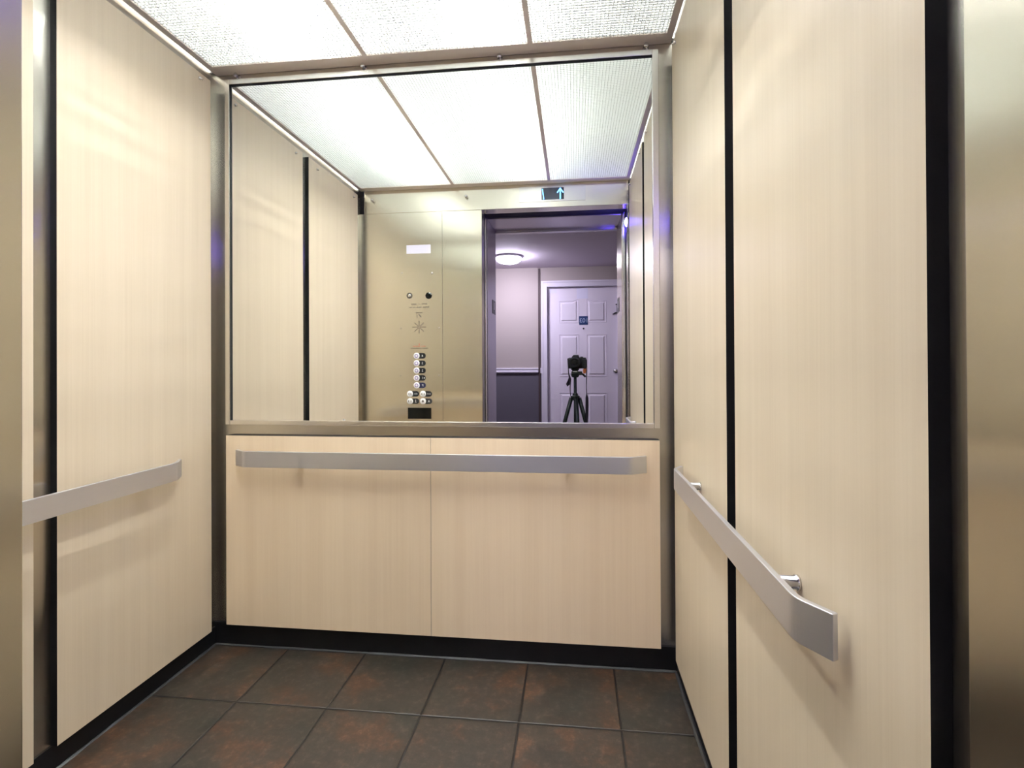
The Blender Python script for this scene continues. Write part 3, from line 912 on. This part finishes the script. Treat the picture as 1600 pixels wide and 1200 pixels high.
# straps: world coordinates read off the reflection
def wpt(px, pz, d=0.11):
    q = 3.747 + d
    return Vector(((px - 897.0) / 800.0 * q, -d, EYE - (pz - 566.2) / 800.0 * q))
bm = new_bm()
P = [wpt(887.5, 560), wpt(888, 570), wpt(888.5, 582), wpt(890, 592), wpt(889, 600), wpt(886.5, 603.5), wpt(886, 600), wpt(888, 594), wpt(890.5, 586), wpt(891.5, 592), wpt(890.8, 604), wpt(891, 613), wpt(892, 619)]
ribbon(bm, P, (1, 0.5, 0), [0.008, 0.008, 0.007, 0.008, 0.016, 0.020, 0.016, 0.007, 0.006, 0.010, 0.008, 0.006, 0.006], 0.002)
obj('strap', bm, M['strap'], cr)
bm = new_bm()
P = [wpt(915.5, 562), wpt(916, 574), wpt(916.2, 590), wpt(915.8, 604), wpt(916.3, 616)]
ribbon(bm, P, (1, 0.4, 0), [0.006, 0.006, 0.006, 0.005, 0.006], 0.002)
obj('strap', bm, M['strap'], cr)
bm = new_bm()
P = [wpt(916.3, 616), wpt(916.6, 621), wpt(916.6, 634), wpt(916.3, 648), wpt(915.8, 662), wpt(914.8, 700)]
ribbon(bm, P, (1, 0.2, 0), [0.008, 0.021, 0.023, 0.021, 0.016, 0.012], 0.004)
obj('shoulder_pad', bm, M['strap'], cr)
bm = new_bm()
P = [wpt(914, 566, 0.10), wpt(914.8, 572, 0.10), wpt(913.2, 578, 0.10), wpt(913.0, 583.5, 0.10)]
ribbon(bm, P, (1, 0.2, 0), [0.008, 0.014, 0.024, 0.018], 0.004)
o = obj('strap_tab', bm, M['orange'], cr); o['label'] = 'orange leather strap tab'

tx, ty = 0.008, -0.095
tr = thing('tripod', 'black tripod standing in the elevator doorway', 'tripod', (tx, ty, 0.0))
bm = new_bm()
lathe(bm, (tx, ty, 0.985), (0, 0, 1), [(0, 0.0), (0, 0.020), (0.012, 0.030), (0.030, 0.030), (0.040, 0.022), (0.052, 0.022), (0.058, 0.030), (0.066, 0.030), (0.066, 0.0)], 24)
bx(bm, tx - 0.028, ty - 0.030, 1.003, tx + 0.052, ty + 0.024, 1.030)
obj('pan_head', bm, M['tripod'], tr, bevel=0.003)
bm = new_bm(); bx(bm, tx - 0.018, ty + 0.0245, 1.026, tx + 0.016, ty + 0.029, 1.032)
obj('spirit_level', bm, M['white'], tr)
bm = new_bm(); tube(bm, (tx + 0.048, ty + 0.0, 1.016), (tx + 0.075, ty - 0.14, 0.99), 0.006, 0.009, 12)
obj('pan_handle', bm, M['tripod'], tr)
bm = new_bm(); tube(bm, (tx, ty, 0.60), (tx, ty, 0.990), 0.0115, seg=20)
obj('centre_column', bm, M['tripod'], tr)
bm = new_bm(); lathe(bm, (tx, ty, 0.815), (0, 0, 1), [(0, 0.0), (0, 0.026), (0.012, 0.034), (0.030, 0.034), (0.036, 0.022), (0.052, 0.018), (0.052, 0.0)], 24)
obj('crown', bm, M['tripod'], tr, bevel=0.002)
for ang in (200, 335, 80):
    a = math.radians(ang)
    d = Vector((math.cos(a), math.sin(a), 0)); base = Vector((tx, ty, 0))
    bm = new_bm()
    top = base + d * 0.032 + Vector((0, 0, 0.832)); mid = base + d * 0.150 + Vector((0, 0, 0.42)); low = base + d * 0.265 + Vector((0, 0, 0.020))
    tube(bm, top, mid, 0.0155, 0.0145, 14)
    tube(bm, top + (mid - top) * 0.90, mid + (mid - top) * 0.05, 0.0185, 0.0180, 14)
    tube(bm, mid, low, 0.0095, 0.009, 14)
    lg = obj('leg', bm, M['tripod'], tr)
    bm = new_bm(); lathe(bm, base + d * 0.268 + Vector((0, 0, 0.0)), (0, 0, 1), [(0, 0), (0, 0.013), (0.020, 0.012), (0.030, 0.009), (0.030, 0.0)], 16)
    obj('rubber_foot', bm, M['rubber'], lg)
    bm = new_bm(); tube(bm, base + Vector((0, 0, 0.63)), base + d * 0.085 + Vector((0, 0, 0.64)), 0.005, seg=10)
    obj('brace', bm, M['tripod'], tr)
